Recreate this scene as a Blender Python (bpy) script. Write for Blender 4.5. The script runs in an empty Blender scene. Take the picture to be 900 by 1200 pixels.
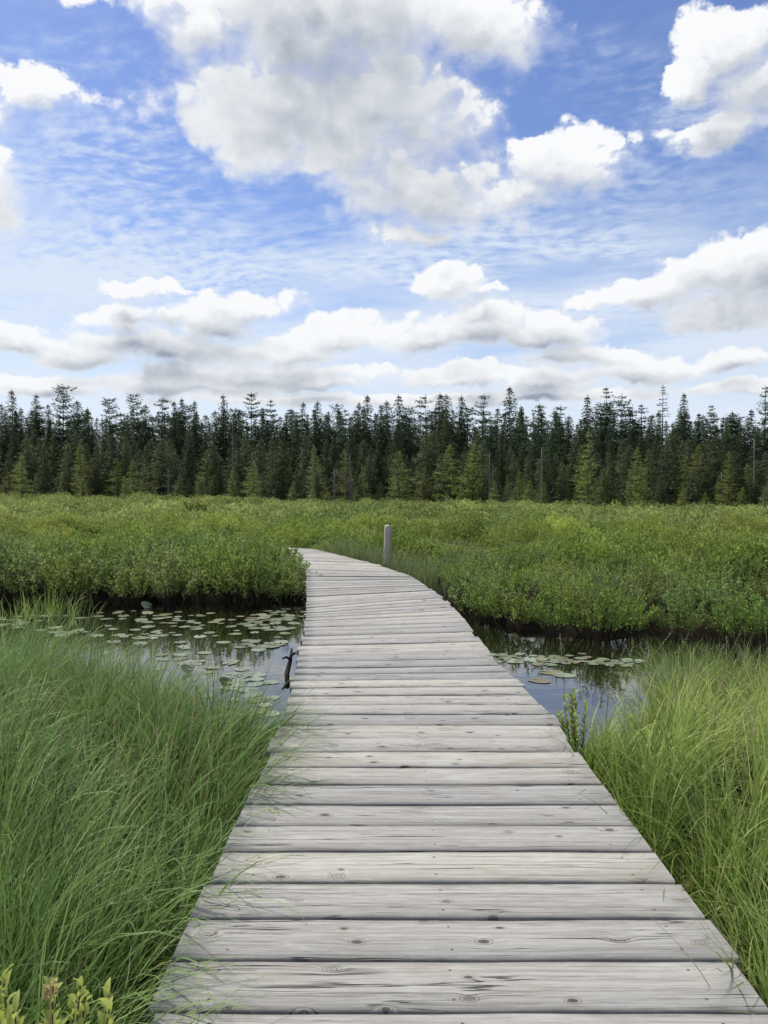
import bpy, math, random
import numpy as np
R = np.random.default_rng(11)
random.seed(5)
scene = bpy.context.scene
COL = scene.collection
rad = math.radians

# ------------------------------------------------------------------ camera
EYE, F, PITCH = 1.54, 901.0, math.atan(28 / 901.0)
cam = bpy.data.cameras.new('camera'); camo = bpy.data.objects.new('camera', cam); COL.objects.link(camo)
camo.location = (0, 0, EYE); camo.rotation_euler = (math.pi / 2 - PITCH, 0, 0)
cam.sensor_fit = 'VERTICAL'; cam.sensor_height = 36; cam.sensor_width = 27; cam.lens = F / 1200 * 36
cam.clip_start = 0.05; cam.clip_end = 6000
scene.camera = camo
CP, SP = math.cos(PITCH), math.sin(PITCH)

def ray(px, py):
    a, b = (px - 450) / F, (600 - py) / F
    return (a, CP + b * SP, -SP + b * CP)
def on_plane(px, py, z):
    d = ray(px, py); t = (z - EYE) / d[2]
    return (d[0] * t, d[1] * t)
def at_depth(px, py, Y):
    d = ray(px, py); t = Y / d[1]
    return (d[0] * t, Y, EYE + d[2] * t)

# ------------------------------------------------------------------ helpers
def tag(o, label=None, cat=None, group=None, kind=None):
    if label: o['label'] = label
    if cat: o['category'] = cat
    if group: o['group'] = group
    if kind: o['kind'] = kind
    return o
def empty(name, loc=(0, 0, 0), rz=0, s=1.0):
    o = bpy.data.objects.new(name, None); COL.objects.link(o)
    o.empty_display_size = 0.1
    o.location = loc; o.rotation_euler = (0, 0, rz); o.scale = (s, s, s) if not isinstance(s, tuple) else s
    return o
def make_mesh(name, V, Fs, tint=None, vec=None, smooth=True):
    """Fs: list of int arrays (n,3) / (n,4)"""
    me = bpy.data.meshes.new(name)
    V = np.asarray(V, dtype=np.float32)
    Fs = [np.asarray(f, dtype=np.int32) for f in Fs if len(f)]
    loops = np.concatenate([f.ravel() for f in Fs]); tot = np.concatenate([np.full(len(f), f.shape[1], np.int32) for f in Fs])
    start = np.concatenate([[0], np.cumsum(tot)[:-1]]).astype(np.int32)
    me.vertices.add(len(V)); me.vertices.foreach_set('co', V.ravel())
    me.loops.add(len(loops)); me.loops.foreach_set('vertex_index', loops)
    me.polygons.add(len(tot)); me.polygons.foreach_set('loop_start', start); me.polygons.foreach_set('loop_total', tot)
    if smooth: me.polygons.foreach_set('use_smooth', np.ones(len(tot), bool))
    if tint is not None:
        a = me.attributes.new('tint', 'FLOAT', 'POINT'); a.data.foreach_set('value', np.asarray(tint, np.float32))
    if vec is not None:
        a = me.attributes.new('board', 'FLOAT_VECTOR', 'POINT'); a.data.foreach_set('vector', np.asarray(vec, np.float32).ravel())
    me.update(calc_edges=True); me.validate()
    return me
def obj(name, me, mat, parent=None, loc=(0, 0, 0), rz=0):
    o = bpy.data.objects.new(name, me); COL.objects.link(o)
    if mat and not me.materials: me.materials.append(mat)
    o.location = loc; o.rotation_euler = (0, 0, rz)
    if parent: o.parent = parent
    return o
def dup(root, loc, rz=0, s=1.0):
    r = root.copy(); COL.objects.link(r); r.location = loc; r.rotation_euler = (0, 0, rz)
    r.scale = (s, s, s) if not isinstance(s, tuple) else s
    for ch in list(root.children):
        c = ch.copy(); COL.objects.link(c); c.parent = r
    return r

class Geo:
    def __init__(s): s.V = []; s.F3 = []; s.F4 = []; s.T = []; s.n = 0
    def add(s, V, F4=None, F3=None, T=None):
        V = np.asarray(V, float).reshape(-1, 3)
        if F4 is not None: s.F4.append(np.asarray(F4).reshape(-1, 4) + s.n)
        if F3 is not None: s.F3.append(np.asarray(F3).reshape(-1, 3) + s.n)
        s.V.append(V); s.T.append(np.full(len(V), 0.5) if T is None else np.broadcast_to(np.asarray(T, float), (len(V),)))
        s.n += len(V)
    def tube(s, pts, radii, k=6, T=0.5):
        pts = np.asarray(pts, float); radii = np.broadcast_to(radii, (len(pts),)); vs = []
        for i, p in enumerate(pts):
            d = pts[min(i + 1, len(pts) - 1)] - pts[max(i - 1, 0)]; d = d / (np.linalg.norm(d) + 1e-9)
            a = np.cross(d, (0, 0, 1.0) if abs(d[2]) < .9 else (1.0, 0, 0)); a /= np.linalg.norm(a); b = np.cross(d, a)
            for j in range(k):
                t = 2 * math.pi * j / k; vs.append(p + radii[i] * (math.cos(t) * a + math.sin(t) * b))
        f = [[i * k + j, i * k + (j + 1) % k, (i + 1) * k + (j + 1) % k, (i + 1) * k + j] for i in range(len(pts) - 1) for j in range(k)]
        n = len(vs); vs += [pts[0], pts[-1]]
        f3 = [[n, (j + 1) % k, j] for j in range(k)] + [[n + 1, (len(pts) - 1) * k + j, (len(pts) - 1) * k + (j + 1) % k] for j in range(k)]
        s.add(vs, f, f3, T)
    def box(s, c, size, rz=0.0, T=0.5):
        x, y, z = [q / 2 for q in size]
        v = np.array([[-x, -y, -z], [x, -y, -z], [x, y, -z], [-x, y, -z], [-x, -y, z], [x, -y, z], [x, y, z], [-x, y, z]])
        ca, sa = math.cos(rz), math.sin(rz)
        v = v @ np.array([[ca, sa, 0], [-sa, ca, 0], [0, 0, 1]]) + np.asarray(c)
        s.add(v, [[3, 2, 1, 0], [4, 5, 6, 7], [0, 1, 5, 4], [1, 2, 6, 5], [2, 3, 7, 6], [3, 0, 4, 7]], None, T)
    def mesh(s, name, smooth=True):
        Fs = []
        if s.F4: Fs.append(np.concatenate(s.F4))
        if s.F3: Fs.append(np.concatenate(s.F3))
        return make_mesh(name, np.concatenate(s.V), Fs, np.concatenate(s.T), None, smooth)

def norm(v): return v / (np.linalg.norm(v, axis=-1, keepdims=True) + 1e-9)

# leaves: centre base P (N,3), direction D, length L, width W -> diamonds with a fold
def add_leaves(g, P, D, L, W, T, fold=0.25):
    N = len(P); D = norm(D)
    rv = norm(R.normal(size=(N, 3))); S = norm(np.cross(D, rv)); U = np.cross(S, D)
    L = np.broadcast_to(L, (N,))[:, None]; W = np.broadcast_to(W, (N,))[:, None]
    v = np.stack([P, P + D * L * .5 + S * W * .5 + U * W * fold, P + D * L, P + D * L * .5 - S * W * .5 + U * W * fold], 1).reshape(-1, 3)
    f = np.arange(N * 4).reshape(N, 4)
    g.add(v, f, None, np.repeat(np.broadcast_to(T, (N,)), 4))

def add_leaves6(g, P, D, L, W, T):
    N = len(P); D = norm(D); up = np.array([0, 0, 1.0]) + R.normal(size=(N, 3)) * .25
    S = norm(np.cross(D, up)); U = np.cross(S, D)
    L = np.broadcast_to(L, (N,))[:, None]; W = np.broadcast_to(W, (N,))[:, None]
    cols = []
    for t, w, c in ((0, .10, 0), (.3, .85, .05), (.6, .95, .05), (.85, .5, -.02), (1, .05, -.10)):
        for sg in (-1, 0, 1): cols.append(P + D * L * t + S * W * .5 * w * sg + U * (L * c + W * .22 * w * abs(sg)))
    v = np.stack(cols, 1).reshape(-1, 3); b = (np.arange(N) * 15)[:, None]
    f = np.concatenate([np.stack([b[:, 0] + 3 * k + j, b[:, 0] + 3 * k + j + 1, b[:, 0] + 3 * k + j + 4, b[:, 0] + 3 * k + j + 3], 1) for k in range(4) for j in range(2)])
    g.add(v, f, None, np.repeat(np.broadcast_to(T, (N,)), 15))

# grass blades: vectorised arching strips
def add_blades(g, B, az, lean, bend, L, W, nseg, T, pw=1.6, twist=0.5):
    N = len(B); t = np.linspace(0, 1, nseg + 1)
    th = lean[:, None] + bend[:, None] * t[None] ** pw
    th = np.minimum(th, 2.6)
    thm = (th[:, 1:] + th[:, :-1]) / 2; ds = (L / nseg)[:, None]
    r = np.concatenate([np.zeros((N, 1)), np.cumsum(np.sin(thm) * ds, 1)], 1)
    z = np.concatenate([np.zeros((N, 1)), np.cumsum(np.cos(thm) * ds, 1)], 1)
    a2 = az[:, None] + (R.normal(size=(N, 1)) * twist) * t[None]
    X = B[:, 0:1] + r * np.cos(a2); Y = B[:, 1:2] + r * np.sin(a2); Z = B[:, 2:3] + z
    P = np.stack([X, Y, Z], -1)
    sa = az + math.pi / 2 + R.normal(size=N) * .6
    S = np.stack([np.cos(sa), np.sin(sa), R.normal(size=N) * .2], -1)[:, None, :]
    w = (W[:, None] * (1 - t[None] ** 1.7 * .93) * .5)[..., None]
    v = np.stack([P - S * w, P + S * w], 2).reshape(-1, 3)
    base = (np.arange(N) * (nseg + 1) * 2)[:, None] + (np.arange(nseg) * 2)[None]
    f = np.stack([base, base + 1, base + 3, base + 2], -1).reshape(-1, 4)
    TT = np.clip(T[:, None] - .14 + .34 * t[None] ** 1.5, 0, 1)  # tint rises towards the tip: pale sedge ends plus painted-in sunlight
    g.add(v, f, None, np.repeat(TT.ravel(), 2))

# ------------------------------------------------------------------ node helpers
def new_mat(name):
    m = bpy.data.materials.new(name); m.use_nodes = True; m.node_tree.nodes.clear(); return m
class NT:
    def __init__(s, nt): s.nt = nt
    def n(s, typ, **kw):
        nd = s.nt.nodes.new(typ)
        for k, v in kw.items():
            if k == 'inp':
                for kk, vv in v.items(): s.set(nd.inputs[kk], vv)
            else: setattr(nd, k, v)
        return nd
    def set(s, sock, v):
        if isinstance(v, bpy.types.NodeSocket): s.nt.links.new(v, sock)
        else: sock.default_value = v
    def m(s, op, a, b=None, c=None, clamp=False):
        nd = s.nt.nodes.new('ShaderNodeMath'); nd.operation = op; nd.use_clamp = clamp
        for i, q in enumerate((a, b, c)):
            if q is not None: s.set(nd.inputs[i], q)
        return nd.outputs[0]
    def v(s, op, a, b=None, c=None, scale=None):
        nd = s.nt.nodes.new('ShaderNodeVectorMath'); nd.operation = op
        for i, q in enumerate((a, b, c)):
            if q is not None: s.set(nd.inputs[i], q)
        if scale is not None: s.set(nd.inputs['Scale'], scale)
        return nd.outputs['Value'] if op in ('LENGTH', 'DOT_PRODUCT', 'DISTANCE') else nd.outputs[0]
    def noise(s, vec, scale, detail=4, rough=.55, lac=2.0, dist=0, dims='3D', col=False):
        nd = s.n('ShaderNodeTexNoise', noise_dimensions=dims, inp={'Vector': vec, 'Scale': scale, 'Detail': detail, 'Roughness': rough, 'Lacunarity': lac, 'Distortion': dist})
        return nd.outputs['Color' if col else 0]
    def ss(s, x, a, b, lo=0.0, hi=1.0):
        nd = s.n('ShaderNodeMapRange', interpolation_type='SMOOTHSTEP', inp={'Value': x, 'From Min': a, 'From Max': b, 'To Min': lo, 'To Max': hi})
        return nd.outputs[0]
    def mix(s, f, a, b, blend='MIX'):
        nd = s.n('ShaderNodeMix', data_type='RGBA', blend_type=blend)
        s.set(nd.inputs[0], f); s.set(nd.inputs[6], a); s.set(nd.inputs[7], b)
        return nd.outputs[2]
    def sep(s, v): return s.n('ShaderNodeSeparateXYZ', inp={0: v}).outputs
    def comb(s, x, y, z): return s.n('ShaderNodeCombineXYZ', inp={0: x, 1: y, 2: z}).outputs[0]
def C(r, g, b): return (r, g, b, 1)

def foliage(name, c0, c1, c2=None, trans=.3, rough=.55, spec=.25, patch=0, patch_scale=.25):
    m = new_mat(name); N = NT(m.node_tree)
    t = N.n('ShaderNodeAttribute', attribute_name='tint').outputs['Fac']
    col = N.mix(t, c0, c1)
    if c2 is not None:
        geo = N.n('ShaderNodeNewGeometry').outputs['Position']
        col = N.mix(N.m('MULTIPLY', N.ss(N.noise(geo, patch_scale, 3), .42, .66), patch), col, c2)
    oi = N.n('ShaderNodeObjectInfo').outputs['Random']
    hsv = N.n('ShaderNodeHueSaturation', inp={'Hue': N.m('ADD', .480, N.m('MULTIPLY', oi, .034)), 'Saturation': N.m('SUBTRACT', 1.08, N.m('MULTIPLY', N.m('FRACT', N.m('MULTIPLY', oi, 7.3)), .22)), 'Value': N.m('ADD', .74, N.m('MULTIPLY', N.m('FRACT', N.m('MULTIPLY', oi, 13.7)), .50)), 'Color': col}).outputs[0]
    p = N.n('ShaderNodeBsdfPrincipled', inp={'Base Color': hsv, 'Roughness': rough, 'Specular IOR Level': spec})
    tr = N.n('ShaderNodeBsdfTranslucent', inp={'Color': hsv})
    mx = N.n('ShaderNodeMixShader', inp={0: trans, 1: p.outputs[0], 2: tr.outputs[0]})
    out = N.n('ShaderNodeOutputMaterial'); m.node_tree.links.new(mx.outputs[0], out.inputs[0])
    return m
def plain(name, c0, c1, scale=8, rough=.8, bump=.2, stretch=(1, 1, 1), spec=.3):
    m = new_mat(name); N = NT(m.node_tree)
    co = N.v('MULTIPLY', N.n('ShaderNodeTexCoord').outputs['Object'], stretch)
    f = N.noise(co, scale, 5, .6)
    b = N.n('ShaderNodeBump', inp={'Strength': bump, 'Distance': .02, 'Height': f})
    p = N.n('ShaderNodeBsdfPrincipled', inp={'Base Color': N.mix(N.ss(f, .3, .7), c0, c1), 'Roughness': rough, 'Specular IOR Level': spec, 'Normal': b.outputs[0]})
    out = N.n('ShaderNodeOutputMaterial'); m.node_tree.links.new(p.outputs[0], out.inputs[0])
    return m

# ------------------------------------------------------------------ lighting and sky
SUN_EL, SUN_AZ = 57.0, -52.0          # azimuth from +Y towards +X: high, ahead and to the left
EXPOSURE = 0.0
sd = bpy.data.lights.new('sun', 'SUN'); sun = bpy.data.objects.new('sun', sd); COL.objects.link(sun)
sd.energy = 4.8; sd.angle = rad(5); sd.color = (1, .935, .82)
sun.location = (0, 0, 50); sun.rotation_euler = (rad(90 - SUN_EL), 0, rad(180 - SUN_AZ))
world = bpy.data.worlds.new('World'); scene.world = world; world.use_nodes = True
world.cycles.sampling_method = 'MANUAL'; world.cycles.sample_map_resolution = 256
#SKYBEGIN
def build_sky():
    nt = world.node_tree; nt.nodes.clear(); N = NT(nt)
    sky = N.n('ShaderNodeTexSky', sky_type='NISHITA', sun_disc=False)
    sky.sun_elevation = rad(SUN_EL); sky.sun_rotation = rad(SUN_AZ); sky.air_density = 1.0; sky.dust_density = .4; sky.ozone_density = 2.5
    skyc = N.n('ShaderNodeHueSaturation', inp={'Hue': .514, 'Saturation': 1.12, 'Value': .95, 'Color': sky.outputs[0]}).outputs[0]
    D = N.v('NORMALIZE', N.n('ShaderNodeTexCoord').outputs['Generated'])
    dx, dy, dz = N.sep(D)
    az = N.m('ARCTAN2', dx, dy); el = N.m('ARCSINE', dz)
    # --- cumulus: clouds standing at fixed bearings (bearing, elevation, half width, half height in radians)
    def bl(px, py, rx, ry):
        d = ray(px, py); h = math.hypot(d[0], d[1]); e = math.atan2(d[2], h)
        return (math.atan2(d[0], d[1]), e, rx / F / math.cos(e), ry / F)
    blobs = [bl(*q) for q in [
        # large heap overhead
        (400, 20, 210, 75), (560, 25, 85, 50), (330, 120, 135, 85), (440, 130, 150, 100), (290, 150, 85, 50), (500, 215, 110, 48), (230, 20, 80, 40),
        (650, 190, 85, 40), (600, 222, 70, 36), (490, 268, 55, 18),
        # upper right
        (845, 62, 52, 34), (905, 105, 60, 46), (850, 150, 62, 22), (805, 95, 30, 22),
        # small left ones
        (45, 118, 58, 26), (-40, 215, 65, 55), (-60, 110, 60, 40), (75, 5, 50, 14),
        # right middle
        (835, 325, 70, 42), (905, 310, 60, 42), (770, 352, 75, 26), (870, 370, 85, 26),
        # low banks
        (560, 395, 115, 40), (490, 405, 75, 32), (640, 402, 65, 28), (520, 335, 62, 27), (400, 402, 75, 30),
        (250, 385, 75, 40), (135, 380, 48, 26), (190, 412, 140, 30), (340, 415, 85, 26), (90, 420, 60, 22), (300, 370, 60, 30), (10, 395, 60, 26),
        (870, 425, 55, 22), (745, 440, 85, 22), (640, 452, 85, 20), (540, 445, 80, 16), (200, 452, 150, 18), (370, 450, 100, 18), (60, 455, 80, 18), (880, 458, 90, 16), (480, 470, 400, 14), (705, 360, 40, 16), (560, 350, 50, 16), (160, 345, 60, 14), (300, 440, 200, 22), (700, 425, 90, 20)]]
    g = bpy.data.node_groups.new('cloud_density', 'ShaderNodeTree')
    g.interface.new_socket('P', in_out='INPUT', socket_type='NodeSocketVector')
    g.interface.new_socket('Base', in_out='OUTPUT', socket_type='NodeSocketFloat')
    G = NT(g); gi = G.n('NodeGroupInput').outputs[0]; acc = None
    for (a, e, rx, ry) in blobs:
        q = G.v('MULTIPLY_ADD', gi, (1 / rx, 1 / ry, 0), (-a / rx, -e / ry, 0))
        if e < .24: q = G.v('MINIMUM', q, G.v('MULTIPLY', q, (1, 1.9, 1)))      # flat bases
        l = G.v('LENGTH', q)
        acc = l if acc is None else G.m('SMOOTH_MIN', acc, l, .28)
    go = G.n('NodeGroupOutput'); g.links.new(G.m('SUBTRACT', 1.0, acc), go.inputs[0])
    # warp and billows
    S3 = N.v('MULTIPLY', D, (1, 1, 1.2))
    warp = N.v('SUBTRACT', N.noise(S3, 7, 6, .62, col=True), (.5, .5, .5))
    P0 = N.comb(az, el, 0)
    Pw = N.v('ADD', P0, N.v('SCALE', N.v('MULTIPLY', warp, (.16, .12, 0)), scale=N.ss(el, .08, .32, .45, 1.0)))
    Sw = N.v('ADD', S3, N.v('MULTIPLY', warp, (.035, .035, .035)))
    kel = N.ss(el, .06, .36, .32, 1.0)
    def dens(off, det):
        gr = N.n('ShaderNodeGroup'); gr.node_tree = g
        if off:
            nt.links.new(N.v('ADD', Pw, N.v('SCALE', (off[0], off[1], 0), scale=kel)), gr.inputs[0])
            s = N.v('ADD', Sw, N.v('SCALE', (off[0], 0, off[1] * 1.15), scale=kel))
        else:
            nt.links.new(Pw, gr.inputs[0]); s = Sw
        n1 = N.noise(s, 13, det, .57)
        n2 = N.noise(s, 21, 2 if det > 3 else 1, .5)
        bil = N.m('SUBTRACT', N.m('ABSOLUTE', N.m('SUBTRACT', n2, .5)), .10)
        base = gr.outputs[0]
        return N.m('ADD', N.m('ADD', base, N.m('MULTIPLY', N.m('SUBTRACT', n1, .5), 1.15)), N.m('MULTIPLY', bil, .9)), base
    d0, b0 = dens(None, 8)
    d1, b1 = dens((-.004, .016), 6)
    d2, b2 = dens((-.012, .052), 2)
    soft = N.ss(N.noise(S3, 5, 2, .5), .35, .65, .30, .80)
    soft = N.ss(N.m('SUBTRACT', d0, d1), .0, .28, soft, .17)
    alpha = N.n('ShaderNodeMapRange', interpolation_type='SMOOTHSTEP', inp={'Value': d0, 'From Min': -.02, 'From Max': soft}).outputs[0]
    # light: open towards the sun above -> white, buried under cloud -> grey
    big = N.noise(Sw, 5.5, 3, .5)
    occ = N.m('ADD', N.m('MULTIPLY', N.m('MINIMUM', N.m('MAXIMUM', N.m('ADD', d1, .15), 0), 1.3), .26), N.m('MULTIPLY', N.m('MINIMUM', N.m('MAXIMUM', N.m('ADD', d2, .2), 0), 1.3), .46))
    thick = N.ss(d0, -.05, .85)
    relief = N.m('MULTIPLY', N.m('SUBTRACT', d0, d1), .42)
    dark = N.m('MULTIPLY', N.m('MULTIPLY', occ, N.m('ADD', .30, N.m('MULTIPLY', thick, .70))), N.ss(big, .30, .68, .72, 1.2))
    lit = N.m('ADD', N.m('SUBTRACT', 1.0, dark), relief)
    lit = N.m('MINIMUM', N.m('MAXIMUM', N.m('MULTIPLY', N.m('ADD', lit, .05), .98), 0), 1)
    lit = N.m('SUBTRACT', lit, N.m('MULTIPLY', N.ss(el, .30, .16), N.m('MULTIPLY', dark, .30)))
    ccol = N.mix(lit, C(.31, .365, .45), C(.95, .965, .985))
    # --- high thin layers on a plane
    inv = N.m('DIVIDE', 1.0, N.m('ADD', N.m('MAXIMUM', dz, 0), .10))
    Q = N.comb(N.m('MULTIPLY', dx, inv), N.m('MULTIPLY', dy, inv), 0)
    Qr = N.n('ShaderNodeVectorRotate', rotation_type='Z_AXIS', inp={'Vector': Q, 'Angle': rad(14)}).outputs[0]
    qw = N.v('ADD', Qr, N.v('MULTIPLY', N.v('SUBTRACT', N.noise(Qr, 1.6, 2, col=True), (.5, .5, .5)), (.30, .30, 0)))
    veil = N.noise(N.v('MULTIPLY', qw, (.6, 1.0, 1)), 1.6, 5, .5)
    rip = N.noise(N.v('MULTIPLY', qw, (9.5, 13.5, 1)), 1.6, 3, .55)
    rip2 = N.noise(N.v('MULTIPLY', Qr, (1.0, 1.2, 1)), 1.3, 2, .5)
    low = N.ss(el, .42, .20)                       # thicker sheet low down
    vm = N.m('ADD', N.m('SUBTRACT', N.m('MULTIPLY', veil, 1.9), .84), N.m('MULTIPLY', low, .60))
    vm = N.m('ADD', vm, N.m('MULTIPLY', N.m('SUBTRACT', rip, .5), N.m('MULTIPLY', N.ss(el, .10, .26, .1, 1.5), N.ss(rip2, .40, .62, .15, 1))))
    va = N.m('MAXIMUM', N.m('MULTIPLY', N.ss(vm, -.05, .95), .88), N.ss(el, .25, .05, 0, .90))
    # hazy bright cloud added out of view, all round and overhead, for fill light
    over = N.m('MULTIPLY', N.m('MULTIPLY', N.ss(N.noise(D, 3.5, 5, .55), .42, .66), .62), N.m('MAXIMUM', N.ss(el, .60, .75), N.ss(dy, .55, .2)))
    bgsky = N.n('ShaderNodeBackground', inp={'Color': skyc, 'Strength': .15})
    bgv = N.n('ShaderNodeBackground', inp={'Color': C(.76, .84, .95), 'Strength': 1.0})
    bgc = N.n('ShaderNodeBackground', inp={'Color': ccol, 'Strength': 1.0})
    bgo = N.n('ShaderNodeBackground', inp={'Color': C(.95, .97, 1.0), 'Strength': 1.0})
    m1 = N.n('ShaderNodeMixShader', inp={0: va, 1: bgsky.outputs[0], 2: bgv.outputs[0]})
    m2 = N.n('ShaderNodeMixShader', inp={0: alpha, 1: m1.outputs[0], 2: bgc.outputs[0]})
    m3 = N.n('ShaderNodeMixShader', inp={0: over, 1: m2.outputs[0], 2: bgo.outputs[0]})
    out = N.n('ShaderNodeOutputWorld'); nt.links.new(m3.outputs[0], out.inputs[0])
build_sky()
#SKYEND
# ------------------------------------------------------------------ the lie of the land
WATER = -0.45
def pl(x, pts):
    xs, ys = zip(*pts); return np.interp(x, xs, ys)
def near_bank(x):
    return pl(x, [(-40, 9), (-9, 8.2), (-5, 7.0), (-3.2, 6.35), (-1.6, 5.7), (-.9, 5.35), (.2, 5.1), (1.2, 5.2), (1.8, 5.8), (2.6, 6.5), (4, 7.0), (9, 6.8), (40, 5)])
def far_bank(x):
    return pl(x, [(-40, 15), (-12, 14.0), (-6, 13.7), (-2.5, 13.3), (-1.2, 13.6), (.4, 13.4), (1.1, 12.4), (1.9, 11.0), (3, 10.5), (4.6, 10.2), (9, 9.6), (40, 7)])
def wob(x, y):
    return (np.sin(x * .31 + 1.3) * np.cos(y * .27 + .4) + .6 * np.sin(x * .83 + y * .61) + .4 * np.sin(x * 1.9 - y * 1.4 + 2)) / 2
def ground_z(x, y):
    x = np.asarray(x, float); y = np.asarray(y, float)
    e = .18 * np.sin(x * 2.1) + .12 * np.sin(x * 5.3 + 1)
    a = near_bank(x) + e; b = far_bank(x) + e
    inside = np.minimum(y - a, b - y)                       # > 0 in the creek
    t = np.clip((inside + .25) / .6, 0, 1); t = t * t * (3 - 2 * t)
    amp = np.clip((y - 14) / 15, 0, 1) * np.clip((160 - y) / 80, 0, 1)
    land = -.30 + .16 * wob(x, y) * amp + .10 * amp * np.sin(x * 1.5 + 2 * np.sin(y * .4)) * np.sin(y * 1.05 + np.sin(x * .7)) + .22 * amp * np.clip(-(x + 2) / 18, 0, 1)
    land = land + np.clip((y - 60) / 100, 0, 1) * .5
    return land * (1 - t) + (-1.15) * t
def steps(*segs):
    out = []
    for a, b, st in segs: out.append(np.arange(a, b, st))
    return np.unique(np.concatenate(out + [[segs[-1][1]]]))
xs = steps((-2500, -200, 230), (-200, -40, 8), (-40, -9, 1), (-9, 9, .15), (9, 40, 1), (40, 200, 8), (200, 2500, 230))
ys = steps((-600, -40, 80), (-40, -4, 3), (-4, 0, .5), (0, 18, .15), (18, 60, .8), (60, 200, 5), (200, 3000, 250))
GX, GY = np.meshgrid(xs, ys); GZ = ground_z(GX, GY)
nx, ny = len(xs), len(ys)
idx = np.arange(nx * ny).reshape(ny, nx)
gf = np.stack([idx[:-1, :-1], idx[:-1, 1:], idx[1:, 1:], idx[1:, :-1]], -1).reshape(-1, 4)
def ground_mat():
    m = new_mat('peat and moss'); N = NT(m.node_tree)
    pos = N.n('ShaderNodeNewGeometry').outputs['Position']
    z = N.sep(pos)[2]
    f = N.noise(pos, .35, 6, .6); f2 = N.noise(pos, 9, 5, .6)
    green = N.mix(N.ss(f, .35, .65), C(.06, .09, .022), C(.13, .17, .045))
    green = N.mix(N.ss(f2, .3, .7), C(.03, .045, .015), green)
    peat = N.mix(f2, C(.006, .005, .0035), C(.020, .015, .010))
    col = N.mix(N.ss(N.m('ADD', N.sep(pos)[1], N.m('MULTIPLY', f2, 6)), 19, 26), peat, green)
    b = N.n('ShaderNodeBump', inp={'Strength': .6, 'Distance': .05, 'Height': f2})
    p = N.n('ShaderNodeBsdfPrincipled', inp={'Base Color': col, 'Roughness': .95, 'Specular IOR Level': .1, 'Normal': b.outputs[0]})
    out = N.n('ShaderNodeOutputMaterial'); m.node_tree.links.new(p.outputs[0], out.inputs[0]); return m
tag(obj('ground', make_mesh('ground', np.stack([GX, GY, GZ], -1).reshape(-1, 3), [gf]), ground_mat()), kind='structure')

def water_mat():
    m = new_mat('still dark bog water'); N = NT(m.node_tree)
    pos = N.n('ShaderNodeNewGeometry').outputs['Position']
    h = N.m('ADD', N.noise(N.v('MULTIPLY', pos, (1, 1.6, 1)), 3.5, 3), N.m('MULTIPLY', N.noise(pos, 22, 2), .12))
    b = N.n('ShaderNodeBump', inp={'Strength': .018, 'Distance': .1, 'Height': h})
    p = N.n('ShaderNodeBsdfPrincipled', inp={'Base Color': C(.006, .006, .004), 'Roughness': .015, 'IOR': 2.6, 'Specular IOR Level': .5, 'Normal': b.outputs[0]})
    out = N.n('ShaderNodeOutputMaterial'); m.node_tree.links.new(p.outputs[0], out.inputs[0]); return m
wx = np.linspace(-45, 45, 91)
wv = np.concatenate([np.stack([wx, near_bank(wx) - 1.2, np.full(91, WATER)], -1), np.stack([wx, far_bank(wx) + 1.4, np.full(91, WATER)], -1)])
wf = np.array([[i, i + 1, 91 + i + 1, 91 + i] for i in range(90)])
tag(obj('creek_water', make_mesh('creek_water', wv, [wf]), water_mat()), kind='structure')

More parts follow.
